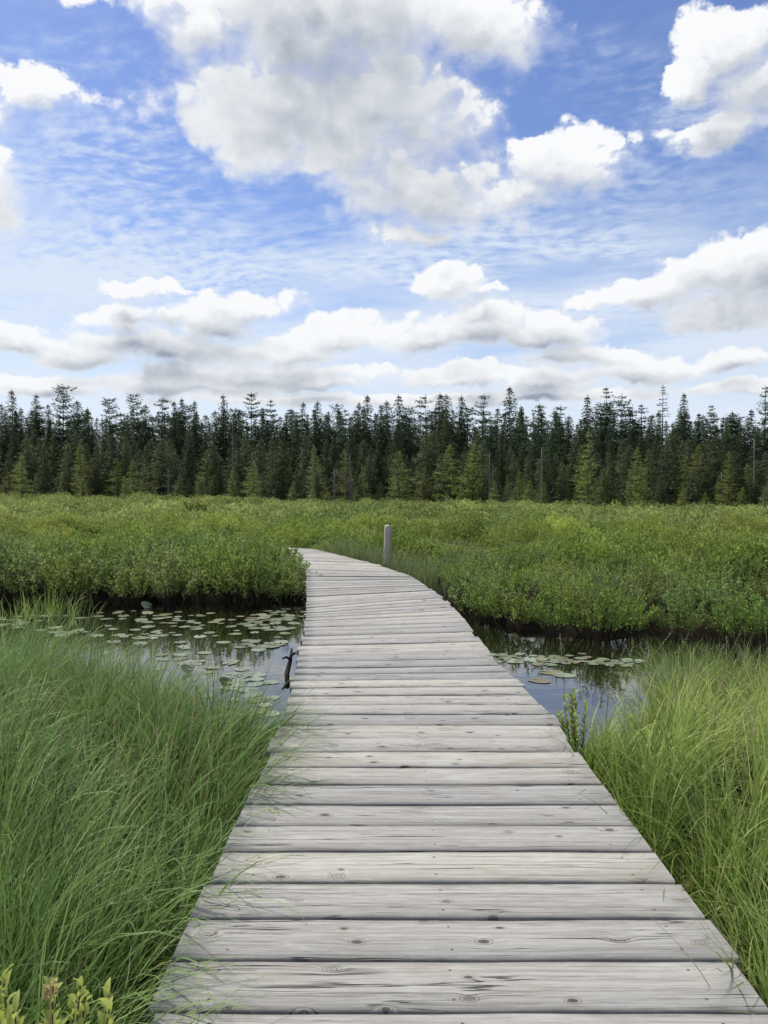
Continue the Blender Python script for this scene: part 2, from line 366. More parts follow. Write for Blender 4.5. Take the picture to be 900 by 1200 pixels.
# ------------------------------------------------------------------ boardwalk
def wood_mat(name, attr=True, dark=1.0):
    m = new_mat(name); N = NT(m.node_tree)
    if attr: B = N.n('ShaderNodeAttribute', attribute_name='board').outputs['Vector']
    else: B = N.v('MULTIPLY', N.n('ShaderNodeTexCoord').outputs['Object'], (1, 1, 1))
    if not attr:
        o = N.sep(B); B = N.comb(o[2], N.m('ADD', o[0], o[1]), 3.3)
    u, v, i = N.sep(B)
    rnd = N.n('ShaderNodeTexWhiteNoise', noise_dimensions='1D', inp={'W': i}).outputs
    ro, rc = rnd[0], rnd[1]
    uo = N.m('ADD', u, N.m('MULTIPLY', i, 7.31)); vo = N.m('ADD', v, N.m('MULTIPLY', i, 3.17))
    # knots
    kv = N.comb(N.m('MULTIPLY', uo, 4.2), N.m('MULTIPLY', vo, 7.5), i)
    kn = N.n('ShaderNodeTexVoronoi', voronoi_dimensions='2D', inp={'Vector': kv, 'Scale': 1.0, 'Randomness': .9})
    kc = N.sep(kn.outputs['Color']); kd = N.m('DIVIDE', kn.outputs['Distance'], N.m('ADD', .45, N.m('MULTIPLY', kc[1], .75)))
    has = N.ss(kc[0], .54, .56)
    near = N.m('MULTIPLY', N.ss(kd, .42, .04), has)
    vd = N.m('ADD', vo, N.m('MULTIPLY', N.m('MULTIPLY', near, near), N.m('MULTIPLY', N.m('SUBTRACT', kc[1], .5), .09)))
    wav = N.m('MULTIPLY', N.m('SUBTRACT', N.noise(N.comb(N.m('MULTIPLY', uo, .9), N.m('MULTIPLY', vo, 4), i), 1, 3), .5), .035)
    vd = N.m('ADD', vd, wav)
    fine = N.noise(N.comb(N.m('MULTIPLY', uo, 6.5), N.m('MULTIPLY', vd, 150), i), 1, 6, .72)
    mid = N.noise(N.comb(N.m('MULTIPLY', uo, 1.0), N.m('MULTIPLY', vd, 68), i), 1, 6, .66)
    blot = N.noise(N.comb(N.m('MULTIPLY', uo, 2.6), N.m('MULTIPLY', vo, 8), i), 1, 7, .68)
    crack = N.m('ABSOLUTE', N.m('SUBTRACT', N.noise(N.comb(N.m('MULTIPLY', uo, .55), N.m('MULTIPLY', vd, 24), N.m('ADD', i, .37)), 1, 3, .5), .5))
    crk = N.m('MULTIPLY', N.ss(crack, .0095, .002), N.ss(N.noise(N.comb(N.m('MULTIPLY', uo, 1.1), N.m('MULTIPLY', vo, 9), i), 1, 2), .47, .56))
    g = N.m('ADD', N.m('MULTIPLY', fine, .5), N.m('MULTIPLY', mid, .5))
    col = N.mix(N.ss(g, .30, .60), C(.155, .143, .117), C(.435, .422, .38))
    col = N.mix(N.m('MULTIPLY', N.ss(mid, .40, .24), .40), col, C(.17, .15, .125))
    col = N.mix(N.m('MULTIPLY', N.ss(blot, .50, .68), .6), col, C(.285, .25, .185))
    col = N.mix(N.m('MULTIPLY', N.ss(blot, .46, .30), .4), col, C(.53, .525, .495))
    # weathered grey ends and edges, stained by the wet
    edg = N.ss(N.m('ADD', N.m('ABSOLUTE', v), N.m('MULTIPLY', N.m('SUBTRACT', blot, .5), .06)), .088, .118)
    col = N.mix(N.m('MULTIPLY', edg, .45), col, C(.17, .16, .135))
    endd = N.ss(N.m('ADD', N.m('ABSOLUTE', u), N.m('MULTIPLY', blot, .12)), .80, .97)
    col = N.mix(N.m('MULTIPLY', endd, .60), col, C(.24, .235, .215))
    ring = N.m('SINE', N.m('MULTIPLY', kd, 105))
    kmask = N.m('MULTIPLY', N.ss(kd, .17, .11), has)
    kcore = N.m('MULTIPLY', N.ss(kd, .095, .055), N.m('MULTIPLY', has, N.ss(kc[2], .3, .6)))
    col = N.mix(N.m('MULTIPLY', kmask, N.ss(ring, -.3, .9, .10, .85)), col, C(.16, .14, .115))
    col = N.mix(N.m('MULTIPLY', kcore, .92), col, C(.075, .06, .05))
    col = N.mix(N.m('MULTIPLY', crk, .9), col, C(.04, .035, .03))
    hs = N.n('ShaderNodeHueSaturation', inp={'Saturation': N.m('ADD', .42, N.m('MULTIPLY', N.sep(rc)[0], .85)), 'Value': N.m('MULTIPLY', N.m('ADD', .72, N.m('MULTIPLY', ro, .42)), dark), 'Color': col}).outputs[0]
    # nail heads over the three stringers
    if attr:
        nu = N.m('MINIMUM', N.m('MINIMUM', N.m('ABSOLUTE', N.m('ADD', u, N.m('ADD', .74, N.m('MULTIPLY', ro, .02)))), N.m('ABSOLUTE', N.m('SUBTRACT', u, N.m('ADD', .74, N.m('MULTIPLY', ro, .03))))), N.m('ABSOLUTE', N.m('ADD', u, N.m('MULTIPLY', ro, .03))))
        nv = N.m('ABSOLUTE', N.m('SUBTRACT', N.m('ABSOLUTE', v), .07))
        nl = N.ss(N.m('ADD', N.m('MULTIPLY', nu, nu), N.m('MULTIPLY', nv, nv)), .000042, .000018)
        hs = N.mix(N.m('MULTIPLY', nl, .85), hs, C(.05, .045, .04))
    hgt = N.m('SUBTRACT', N.m('ADD', N.m('MULTIPLY', g, .5), N.m('MULTIPLY', kmask, .1)), N.m('MULTIPLY', crk, 1.2))
    b = N.n('ShaderNodeBump', inp={'Strength': .8, 'Distance': .008, 'Height': hgt})
    p = N.n('ShaderNodeBsdfPrincipled', inp={'Base Color': hs, 'Roughness': .72, 'Specular IOR Level': .35, 'Normal': b.outputs[0]})
    out = N.n('ShaderNodeOutputMaterial'); m.node_tree.links.new(p.outputs[0], out.inputs[0]); return m
WOOD = wood_mat('weathered grey planks')
WPOST = wood_mat('weathered grey post wood', False, .95)
WDARK = plain('wet dark timber', C(.012, .010, .008), C(.035, .03, .025), 12, .8, .3, (1, 1, 1))
PAIRS = [((-.70, -3), (1.155, -3)), ((-.675, 5.2), (1.135, 5.2)), ((-.785, 7.0), (.99, 7.15)), ((-.895, 8.7), (.945, 9.05)), ((-.99, 9.8), (.83, 10.75)),
         ((-1.31, 12.75), (.56, 12.95)), ((-1.42, 14.1), (.42, 13.62)), ((-1.90, 16.4), (-.30, 15.9)), ((-3.3, 18.7), (-1.75, 19.4)), ((-6.0, 20.7), (-4.9, 21.9))]
def deck():
    V = []; Fq = []; A = []; n = 0; bid = 0
    NU = 14
    for (l0, r0), (l1, r1) in zip(PAIRS[:-1], PAIRS[1:]):
        l0, r0, l1, r1 = map(np.array, (l0, r0, l1, r1))
        ln = np.linalg.norm((l1 + r1 - l0 - r0) / 2); k = max(1, round(ln / .2455))
        for j in range(k):
            a, b = j / k, (j + 1) / k
            La, Lb, Ra, Rb = l0 + (l1 - l0) * a, l0 + (l1 - l0) * b, r0 + (r1 - r0) * a, r0 + (r1 - r0) * b
            ga, gb = [.0055 + .005 * random.random() for _ in (0, 1)]
            dl = (Lb - La) / np.linalg.norm(Lb - La); dr = (Rb - Ra) / np.linalg.norm(Rb - Ra)
            La, Lb, Ra, Rb = La + dl * ga, Lb - dl * gb, Ra + dr * ga, Rb - dr * gb
            e1, e2 = random.gauss(0, .012), random.gauss(0, .012)
            if random.random() < .06: e2 += .03 * random.choice((-1, 1))
            ax = (Ra - La) / np.linalg.norm(Ra - La)
            La, Lb, Ra, Rb = La + ax * e1, Lb + ax * e1, Ra + ax * e2, Rb + ax * e2
            z0 = random.gauss(0, .003); cup = random.gauss(.0, .0022); tilt = random.gauss(0, .004); bow = random.gauss(0, .003)
            wv1, wv2 = random.uniform(0, 6), random.uniform(0, 6)
            wl = np.linalg.norm(Ra - La); half = np.linalg.norm(Lb - La) / 2
            bid += 1; pid = bid * 1.0
            prof = [(-1, -.045), (-1, -.008), (-.955, 0.0), (0, 0), (.955, 0.0), (1, -.008), (1, -.045)]
            for iu in range(NU + 1):
                s = iu / NU
                pa, pb = La + (Ra - La) * s, Lb + (Rb - Lb) * s
                ed = .0022 * math.sin(s * 9 + wv1) + .0014 * math.sin(s * 23 + wv2)
                for (q, dz) in prof:
                    p = (pa + pb) / 2 + (pb - pa) / 2 * q + (pb - pa) / (2 * half + 1e-6) * ed * (1 if abs(q) > .9 else 0)
                    z = z0 + dz + tilt * q * .5 + cup * (1 - q * q) + bow * math.sin(s * math.pi)
                    V.append((p[0], p[1], z)); A.append(((s - .5) * 1.83, q * half, pid))
            m = len(prof)
            for iu in range(NU):
                for t in range(m):
                    t2 = (t + 1) % m
                    Fq.append((n + iu * m + t, n + (iu + 1) * m + t, n + (iu + 1) * m + t2, n + iu * m + t2))
            for base, rev in ((n, False), (n + NU * m, True)):
                for tri in ((0, 1, 5, 6), (1, 2, 4, 5)):
                    Fq.append(tuple(base + t for t in (tri if rev else tri[::-1])))
            n = len(V)
    return make_mesh('deck', V, [np.array(Fq)], None, A, False)
walk = empty('boardwalk', (0, 2, -.3))
tag(walk, 'weathered grey plank boardwalk curving across the creek into the bog', 'boardwalk')
dk = obj('deck', deck(), WOOD, walk, (0, -2, .3))
for side in (.06, .5, .94):
    g = Geo(); 
    for (l0, r0), (l1, r1) in zip(PAIRS[:-1], PAIRS[1:]):
        a = np.array(l0) + (np.array(r0) - np.array(l0)) * side; b = np.array(l1) + (np.array(r1) - np.array(l1)) * side
        d = b - a; L = np.linalg.norm(d)
        g.box(((a[0] + b[0]) / 2, (a[1] + b[1]) / 2, -.135), (L, .05, .18), math.atan2(d[1], d[0]))
    obj('stringer', g.mesh('stringer', False), WDARK, walk, (0, -2, .3))
for (l, r) in [((-.70, 4.6), (1.14, 4.6)), ((-.86, 8.2), (.96, 8.5)), ((-1.1, 10.9), (.74, 11.6)), ((-1.4, 13.9), (.43, 13.5))]:
    g = Geo(); c = (np.array(l) + np.array(r)) / 2; d = np.array(r) - np.array(l)
    g.box((c[0], c[1], -.30), (np.linalg.norm(d) - .06, .09, .14), math.atan2(d[1], d[0]))
    obj('cross_beam', g.mesh('cross_beam', False), WDARK, walk, (0, -2, .3))
    for q in (l, r):
        g = Geo(); k = c + (np.array(q) - c) * .93
        g.tube([(k[0], k[1] + .11, -1.5), (k[0], k[1] + .11, -.06)], .055, 8)
        obj('pile', g.mesh('pile'), WDARK, walk, (0, -2, .3))

# post beside the walk
def post():
    b = at_depth(452, 640, 15.55); g = Geo()
    x0, y0 = b[0], 15.55
    ht = .79; prof = []
    V = []; k = 8
    rings = [(-.55, 1.0, 0), (.2, 1.0, .0), (.5, .98, .01), (.72, .96, .02), (ht - .03, .93, .022), (ht, .82, .024)]
    for z, s, sx in rings:
        for (cx, cy) in [(-.065, -.05), (.0, -.05), (.065, -.05), (.065, 0), (.065, .05), (0, .05), (-.065, .05), (-.065, 0)]:
            V.append((cx * s + sx + random.gauss(0, .002), cy * s + random.gauss(0, .002), z + (random.gauss(-.004, .012) if z > ht - .02 else 0)))
    f = [[i * k + j, i * k + (j + 1) % k, (i + 1) * k + (j + 1) % k, (i + 1) * k + j] for i in range(len(rings) - 1) for j in range(k)]
    top = (len(rings) - 1) * k; V.append((.024, 0, ht - .01)); c = len(V) - 1
    g.add(V, f, [[top + j, top + (j + 1) % k, c] for j in range(k)])
    o = obj('wooden_post', g.mesh('wooden_post', False), WPOST, None, (x0 + .03, y0, 0), .2)
    tag(o, 'short weathered grey wooden post standing at the edge of the bending boardwalk', 'post')
post()
# drift branch caught under the edge of the deck
def drift():
    p = lambda x, y, Y: np.array(at_depth(x, y, Y))
    o0 = p(336, 790, 7.0); g = Geo()
    a = [p(337, 806, 6.85), p(336, 790, 6.95), p(340, 775, 7.05), p(342, 760, 7.1)]
    g.tube([q - o0 for q in a], [.022, .024, .020, .012], 7)
    r = empty('driftwood_branch', tuple(o0)); tag(r, 'forked dark dead branch poking out of the water against the boardwalk edge', 'branch')
    st_ = obj('stem', g.mesh('stem'), WDARK, r)
    for pts, rr in (([p(340, 772, 7.05), p(335, 770, 7.0), p(331, 772, 6.95)], .014), ([p(341, 768, 7.08), p(346, 765, 7.05)], .014), ([p(337, 800, 6.9), p(333, 805, 6.85), p(331, 808, 6.8)], .016)):
        g = Geo(); g.tube([q - o0 for q in pts], [rr, rr * .8, rr * .5][:len(pts)], 6); obj('twig', g.mesh('twig'), WDARK, st_)
drift()

# ------------------------------------------------------------------ sedge on the near banks
GR_L = foliage('long sedge', C(.060, .125, .022), C(.30, .42, .155), None, .35, .5, .3)
GR_R = foliage('yellow green sedge', C(.095, .165, .020), C(.40, .47, .15), None, .38, .5, .3)
STRAW = foliage('dead straw', C(.26, .21, .10), C(.50, .43, .25), None, .2, .7, .2)
def inpoly(x, y, poly):
    c = np.zeros(len(x), bool); j = len(poly) - 1
    for i in range(len(poly)):
        xi, yi = poly[i]; xj, yj = poly[j]
        c ^= ((yi > y) != (yj > y)) & (x < (xj - xi) * (y - yi) / (yj - yi + 1e-12) + xi); j = i
    return c
def clumps(poly, per_m2):
    P = np.array(poly); lo, hi = P.min(0), P.max(0); n = int((hi - lo).prod() * per_m2)
    x = R.uniform(lo[0], hi[0], n); y = R.uniform(lo[1], hi[1], n); k = inpoly(x, y, poly); return x[k], y[k]
def sedge(poly, per_m2, blades, hfun, wind, lean_edge, width, tintmap, spread=.10, minlean=.04, bk=.55):
    cx, cy = clumps(poly, per_m2); n = len(cx)
    nb = R.poisson(blades, n); ci = np.repeat(np.arange(n), nb); N = len(ci)
    offr = R.normal(size=(N, 2)) * spread
    bx = cx[ci] + offr[:, 0] * .5; by = cy[ci] + offr[:, 1] * .5
    h = hfun(cx, cy)[ci] * R.uniform(.45, 1.15, N)
    wx_, wy_, ws = wind
    caz = R.uniform(0, 2 * np.pi, n)[ci]; cst = R.uniform(0, .8, n)[ci]
    ex, ey = lean_edge(bx, by)
    dx = offr[:, 0] * 6 + wx_ * ws + np.cos(caz) * cst + R.normal(size=N) * .35 + ex; dy = offr[:, 1] * 6 + wy_ * ws + np.sin(caz) * cst + R.normal(size=N) * .35 + ey
    az = np.arctan2(dy, dx); mag = np.hypot(dx, dy)
    lean = minlean + .16 * np.minimum(mag, 1.6) + R.uniform(0, .12, N)
    bend = np.clip(.30 + bk * mag + R.normal(size=N) * .40, .1, 2.3)
    B = np.stack([bx, by, ground_z(bx, by) - .02], 1)
    T = np.clip(tintmap(bx, by) + R.normal(size=N) * .34 + (R.normal(size=n) * .12)[ci], 0, 1)
    W = R.uniform(.55, 1.25, N) * np.where(R.uniform(size=N) < .10, 1.9, 1.0) * width * (1 + np.clip(by - 3, 0, 5) * .10)
    return B, az, lean, bend, h, W, T
def left_h(x, y):
    base = pl(y, [(0, .80), (2, .82), (3.5, .86), (4.6, .74), (5.2, .64), (5.8, .70), (6.6, .86)]) * pl(x, [(-7, 1.5), (-3.5, 1.45), (-2.4, 1.15), (-1.6, .92), (-1, .88)])
    return base * (1 + .16 * np.sin(x * 3.1 + y * 2.3) + .1 * np.sin(x * 7.0 - y * 4.1))
LEFT_POLY = [(-.76, .2), (-.76, 5.15), (-1.0, 5.35), (-1.7, 5.75), (-3.2, 6.4), (-5, 7.0), (-7, 7.4), (-7, 3.5), (-4, .2)]
g = Geo()
edge_l = lambda x, y: (np.clip(1 - (-.72 - x) / .45, 0, 1) * 1.3, np.clip(1 - (-.72 - x) / .45, 0, 1) * -.2)
tl = lambda x, y: .42 + .25 * np.sin(x * 1.7 + y * 1.1) + .12 * np.clip((y - 3.5) / 2, 0, 1)
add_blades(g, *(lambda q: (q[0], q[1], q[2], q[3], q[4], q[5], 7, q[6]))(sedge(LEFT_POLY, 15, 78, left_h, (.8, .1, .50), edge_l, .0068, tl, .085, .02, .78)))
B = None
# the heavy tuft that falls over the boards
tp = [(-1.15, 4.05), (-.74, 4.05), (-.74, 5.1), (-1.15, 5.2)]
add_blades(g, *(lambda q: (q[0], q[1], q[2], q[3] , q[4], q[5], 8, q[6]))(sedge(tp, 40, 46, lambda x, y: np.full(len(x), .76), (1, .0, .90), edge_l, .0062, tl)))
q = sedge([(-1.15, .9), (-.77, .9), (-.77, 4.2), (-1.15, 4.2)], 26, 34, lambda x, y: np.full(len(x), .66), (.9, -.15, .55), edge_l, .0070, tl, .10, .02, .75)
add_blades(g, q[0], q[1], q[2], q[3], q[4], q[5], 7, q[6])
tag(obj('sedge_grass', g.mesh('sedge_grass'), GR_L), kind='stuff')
g = Geo()
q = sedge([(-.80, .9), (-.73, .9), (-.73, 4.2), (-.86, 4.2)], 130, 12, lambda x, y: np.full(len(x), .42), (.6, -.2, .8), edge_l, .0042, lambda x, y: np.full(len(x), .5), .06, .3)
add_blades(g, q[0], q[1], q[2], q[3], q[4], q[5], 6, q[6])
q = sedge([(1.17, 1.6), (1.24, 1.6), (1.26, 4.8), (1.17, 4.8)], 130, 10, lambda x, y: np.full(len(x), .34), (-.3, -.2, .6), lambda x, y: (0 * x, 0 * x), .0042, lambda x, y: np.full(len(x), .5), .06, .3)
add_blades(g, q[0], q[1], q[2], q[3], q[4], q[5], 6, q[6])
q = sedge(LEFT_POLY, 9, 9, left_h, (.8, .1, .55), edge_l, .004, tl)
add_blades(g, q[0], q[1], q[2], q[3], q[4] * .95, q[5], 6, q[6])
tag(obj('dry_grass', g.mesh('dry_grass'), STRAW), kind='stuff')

RIGHT_POLY = [(1.20, .6), (1.20, 5.0), (1.35, 5.35), (2.0, 5.8), (3.2, 6.3), (4.5, 6.3), (6.5, 6.0), (6.5, 2.5), (3, .2)]
def right_h(x, y):
    base = pl(x, [(1.1, .50), (1.35, .62), (1.7, .82), (2.2, .84), (3.0, .66), (6, .60)]) * pl(y, [(0, .85), (2.5, .9), (4, 1.0), (4.7, .95), (5.3, .72), (6, .72)])
    return base * (1 + .12 * np.sin(x * 4.1 + y * 3.3))
edge_r = lambda x, y: (np.clip(1 - (x - 1.2) / .3, 0, 1) * -.25, 0 * x)
tr_ = lambda x, y: .38 + .42 * np.clip((x - 1.35) / .9, 0, 1) + .2 * np.sin(x * 2.7 + y * 1.9)
g = Geo()
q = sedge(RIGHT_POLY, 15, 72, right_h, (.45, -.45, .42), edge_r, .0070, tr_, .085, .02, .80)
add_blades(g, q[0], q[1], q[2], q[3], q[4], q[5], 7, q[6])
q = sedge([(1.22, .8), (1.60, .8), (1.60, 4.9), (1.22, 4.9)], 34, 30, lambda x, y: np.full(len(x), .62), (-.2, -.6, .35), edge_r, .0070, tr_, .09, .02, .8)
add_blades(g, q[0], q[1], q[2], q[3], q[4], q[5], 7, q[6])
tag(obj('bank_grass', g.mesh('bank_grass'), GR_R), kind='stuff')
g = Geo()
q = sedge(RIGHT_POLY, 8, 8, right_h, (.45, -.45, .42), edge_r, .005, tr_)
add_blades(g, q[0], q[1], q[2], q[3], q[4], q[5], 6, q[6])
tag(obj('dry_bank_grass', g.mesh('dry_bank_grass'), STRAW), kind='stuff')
g = Geo()
for (xa, xb, ya, yb, n_) in ((-3.2, -.9, 1.7, 5.5, 55), (1.4, 3.2, 2.4, 6.0, 60)):
    for k in range(n_):
        x_, y_ = random.uniform(xa, xb), random.uniform(ya, yb); h_ = random.uniform(.62, .85); a_ = random.gauss(.2, .9); l_ = random.uniform(.05, .3)
        p0 = np.array([x_, y_, -.3]); p1 = p0 + np.array([math.cos(a_) * l_ * .3, math.sin(a_) * l_ * .3, h_ * .6]); p2 = p0 + np.array([math.cos(a_) * l_, math.sin(a_) * l_, h_])
        g.tube([p0, p1, p2], [.0022, .0018, .0012], 3, .3)
        m_ = 16; t_ = R.uniform(.82, 1.0, m_)
        add_leaves(g, p1 + (p2 - p1) * ((t_ - .6) / .4)[:, None], R.normal(size=(m_, 3)) * .5 + (p2 - p1) / h_ * 2, .014, .005, R.uniform(.3, .9, m_))
tag(obj('seeding_grass', g.mesh('seeding_grass'), STRAW), kind='stuff')
# drooping sedge tussock behind, hanging over the water
def tussock(name, x, y, rad_, h, n, mat, label, group=None, droop=1.5, width=.005, base_z=None, wind=(0, 0), tint=.5):
    a = R.uniform(0, 2 * np.pi, n); rr = rad_ * np.sqrt(R.uniform(0, 1, n))
    bx, by = rr * np.cos(a), rr * np.sin(a)
    dx, dy = bx / rad_ + R.normal(size=n) * .45 + wind[0], by / rad_ + R.normal(size=n) * .45 + wind[1]
    mag = np.hypot(dx, dy)
    gg = Geo(); z0 = float(ground_z(x, y)) if base_z is None else base_z
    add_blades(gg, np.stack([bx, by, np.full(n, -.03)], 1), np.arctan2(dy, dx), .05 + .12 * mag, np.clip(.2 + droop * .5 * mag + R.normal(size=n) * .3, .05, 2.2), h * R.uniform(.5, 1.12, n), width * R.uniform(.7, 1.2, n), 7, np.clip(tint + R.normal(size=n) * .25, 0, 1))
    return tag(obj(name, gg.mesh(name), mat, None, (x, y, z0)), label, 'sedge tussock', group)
for (px_, py_, Y_, rd, h_, lab) in ((30, 752, 6.5, .42, .92, 'tall sedge tussock at the left edge of the photo before the pond'), (105, 768, 6.3, .40, .88, 'rounded sedge tussock on the near bank below the reeds'), (165, 792, 5.95, .36, .80, 'sedge tussock sloping down towards the bright water'), (230, 822, 5.6, .32, .70, 'low sedge tussock on the near bank beside the bright water'), (292, 850, 5.2, .28, .62, 'small sedge tussock nearest the left edge of the boardwalk')):
    p_ = at_depth(px_, py_, Y_)
    tussock('sedge_tussock', p_[0], Y_ - .2, rd, h_, int(2600 * rd), GR_L, lab, None, 1.9, .0075, p_[2] - h_ * .60, (.35, -.1), .55)
tussock('sedge_tussock', 2.72, 6.75, .34, .66, 1400, GR_R, 'drooping yellow green sedge tussock behind the bank grass at the water, right of the walk', None, 2.0, .006, -.44, (-.35, -.3), .55)
tussock('sedge_tussock', 3.12, 6.4, .40, .72, 1500, GR_R, 'pale sedge tussock cut by the right edge of the photo beside the creek', None, 1.8, .006, -.44, (-.2, -.3), .6)
for (px_, py_, lab, nb) in ((58, 722, 'light green reed patch standing in the water among lily pads', 110), (18, 735, 'thin upright reeds at the far left of the pond', 26), (98, 732, 'few slim reed blades rising through the near lily pads', 22)):
    X, Y = on_plane(px_, py_, WATER)
    tussock('reed_clump', X, Y, .42 if nb > 50 else .2, .55, nb, GR_R, lab, None, .9, .014, WATER - .03, (.3, 0), .5)['category'] = 'reeds'

# ------------------------------------------------------------------ shrubs of the bog
SH = foliage('sweet gale leaves', C(.085, .155, .034), C(.36, .48, .125), None, .42, .6, .15)
SH2 = foliage('fresh yellow green leaves', C(.13, .18, .03), C(.30, .34, .08), None, .3, .45, .35)
SHL = foliage('pale sweet gale leaves', C(.11, .17, .04), C(.38, .47, .13), None, .42, .6, .15)
TWIG = plain('brown twigs', C(.05, .035, .025), C(.12, .09, .07), 20, .85, .1)
def shrub_meshes(n_st, spread, h, leaves, leaf, lw, rng=.35):
    gl, gs = Geo(), Geo()
    for i in range(n_st):
        a = random.uniform(0, 2 * math.pi); r = spread * math.sqrt(random.random())
        tip = np.array([r * math.cos(a) * 1.25, r * math.sin(a) * 1.25, h * (1 - .42 * (r / spread) ** 2) * random.uniform(.75, 1.12)])
        b = np.array([r * math.cos(a) * .45, r * math.sin(a) * .45, -.05])
        mid = (b + tip) / 2 + np.array([random.gauss(0, .03), random.gauss(0, .03), .06])
        if i % 2 == 0: gs.tube([b, mid, tip], [.006, .005, .002], 3)
        t = R.uniform(.2, 1.0, leaves) ** .75
        P = (1 - t)[:, None] ** 2 * b + 2 * (t * (1 - t))[:, None] * mid + (t ** 2)[:, None] * tip
        D = R.normal(size=(leaves, 3)) * .7 + np.array([0, 0, .75]) + (tip - b) * .3
        P = P + R.normal(size=(leaves, 3)) * .018
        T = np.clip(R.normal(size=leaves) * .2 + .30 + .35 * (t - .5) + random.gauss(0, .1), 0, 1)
        add_leaves(gl, P, D, leaf * R.uniform(.6, 1.2, leaves), lw * R.uniform(.7, 1.2, leaves), T)
    return gl.mesh('foliage', False), gs.mesh('stems')
sh_var = [shrub_meshes(46, .48, random.uniform(.72, .86), 34, .054, .028) for _ in range(4)] + [shrub_meshes(34, .38, .74, 34, .058, .024) for _ in range(3)]
lite = [(sh_var[k][0].copy(), sh_var[k][1]) for k in (1, 4, 5)]
def shrub(x, y, s, v, label, group, mat=None, sz=None, z=None):
    r = empty('bog_shrub', (x, y, float(ground_z(x, y)) - .02 if z is None else z), random.uniform(0, 6.3), (s, s, s * (sz or 1)))
    tag(r, label, 'shrub', group)
    me, ms = sh_var[v] if random.random() < .68 else random.choice(lite)
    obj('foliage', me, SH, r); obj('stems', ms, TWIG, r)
    return r
for me, ms in sh_var:
    me.materials.append(SH); ms.materials.append(TWIG)
sh_pos = []
for me, ms in lite: me.materials.clear(); me.materials.append(SHL)
def free(x, y, d): return all((x - a) ** 2 + (y - b) ** 2 > d * d for a, b in sh_pos[-160:])
def walk_dist(x, y):
    best = 9e9
    for (l0, r0), (l1, r1) in zip(PAIRS[:-1], PAIRS[1:]):
        for t in np.linspace(0, 1, 9):
            l = np.array(l0) + (np.array(l1) - np.array(l0)) * t; r = np.array(r0) + (np.array(r1) - np.array(r0)) * t
            for k in (0, .25, .5, .75, 1): best = min(best, math.hypot(*(l + (r - l) * k - (x, y))))
    return best
def row(xa, xb, off0, off1, n, label, group, smin, smax, dmin, gap=.62, z=None):
    c = 0; tries = 0
    while c < n and tries < n * 60:
        tries += 1
        x = random.uniform(xa, xb); y = float(far_bank(x)) + random.uniform(off0, off1)
        if not free(x, y, dmin) or walk_dist(x, y) < gap: continue
        sh_pos.append((x, y)); shrub(x, y, random.uniform(smin, smax), random.randrange(7), label, group, None, random.uniform(.9, 1.12), z); c += 1
row(-11, -1.5, -.50, -.05, 26, 'leafy green shrub overhanging the dark pond edge, left of the boardwalk', 'shrubs along the left pond edge', .95, 1.25, .34, .62, -.40)
row(1.0, 10, -.50, -.05, 26, 'leafy green shrub overhanging the dark creek edge, right of the boardwalk', 'shrubs along the right creek edge', .62, .9, .30, .60, -.42)
row(-12, -1.9, .5, 2.2, 60, 'low green shrub in the dense thicket behind the left pond edge', 'shrubs behind the left pond edge', .88, 1.18, .40, .56)
row(.9, 11, .5, 2.4, 52, 'low green shrub in the dense thicket behind the right creek edge', 'shrubs behind the right creek edge', .60, .88, .40, .58)
for x_, y_, s_ in ((-1.62, 13.35, .95), (-1.78, 13.9, 1.05), (-1.95, 14.45, 1.05), (-2.15, 15.1, 1.05), (-2.35, 15.75, 1.05), (-2.6, 16.5, 1.05)):
    sh_pos.append((x_, y_)); shrub(x_ - .05, y_, s_, random.randrange(4), 'bushy shrub pressed against the left side of the boardwalk bend', 'shrubs beside the boardwalk bend', None, 1.0, -.5 if y_ < 14 else None)
row(-5.5, -1.7, .4, 4.6, 22, 'bushy shrub pressed against the left side of the boardwalk bend', 'shrubs beside the boardwalk bend', .95, 1.2, .42, .52)
row(-13, -2.4, 2.3, 5.5, 56, 'low green shrub in the bog meadow left of the boardwalk bend', 'shrubs in the left meadow', .65, .95, .5, .7)
row(-1, 13, 2.5, 6.5, 66, 'low green shrub in the bog meadow right of the boardwalk bend', 'shrubs in the right meadow', .6, .9, .5, .7)

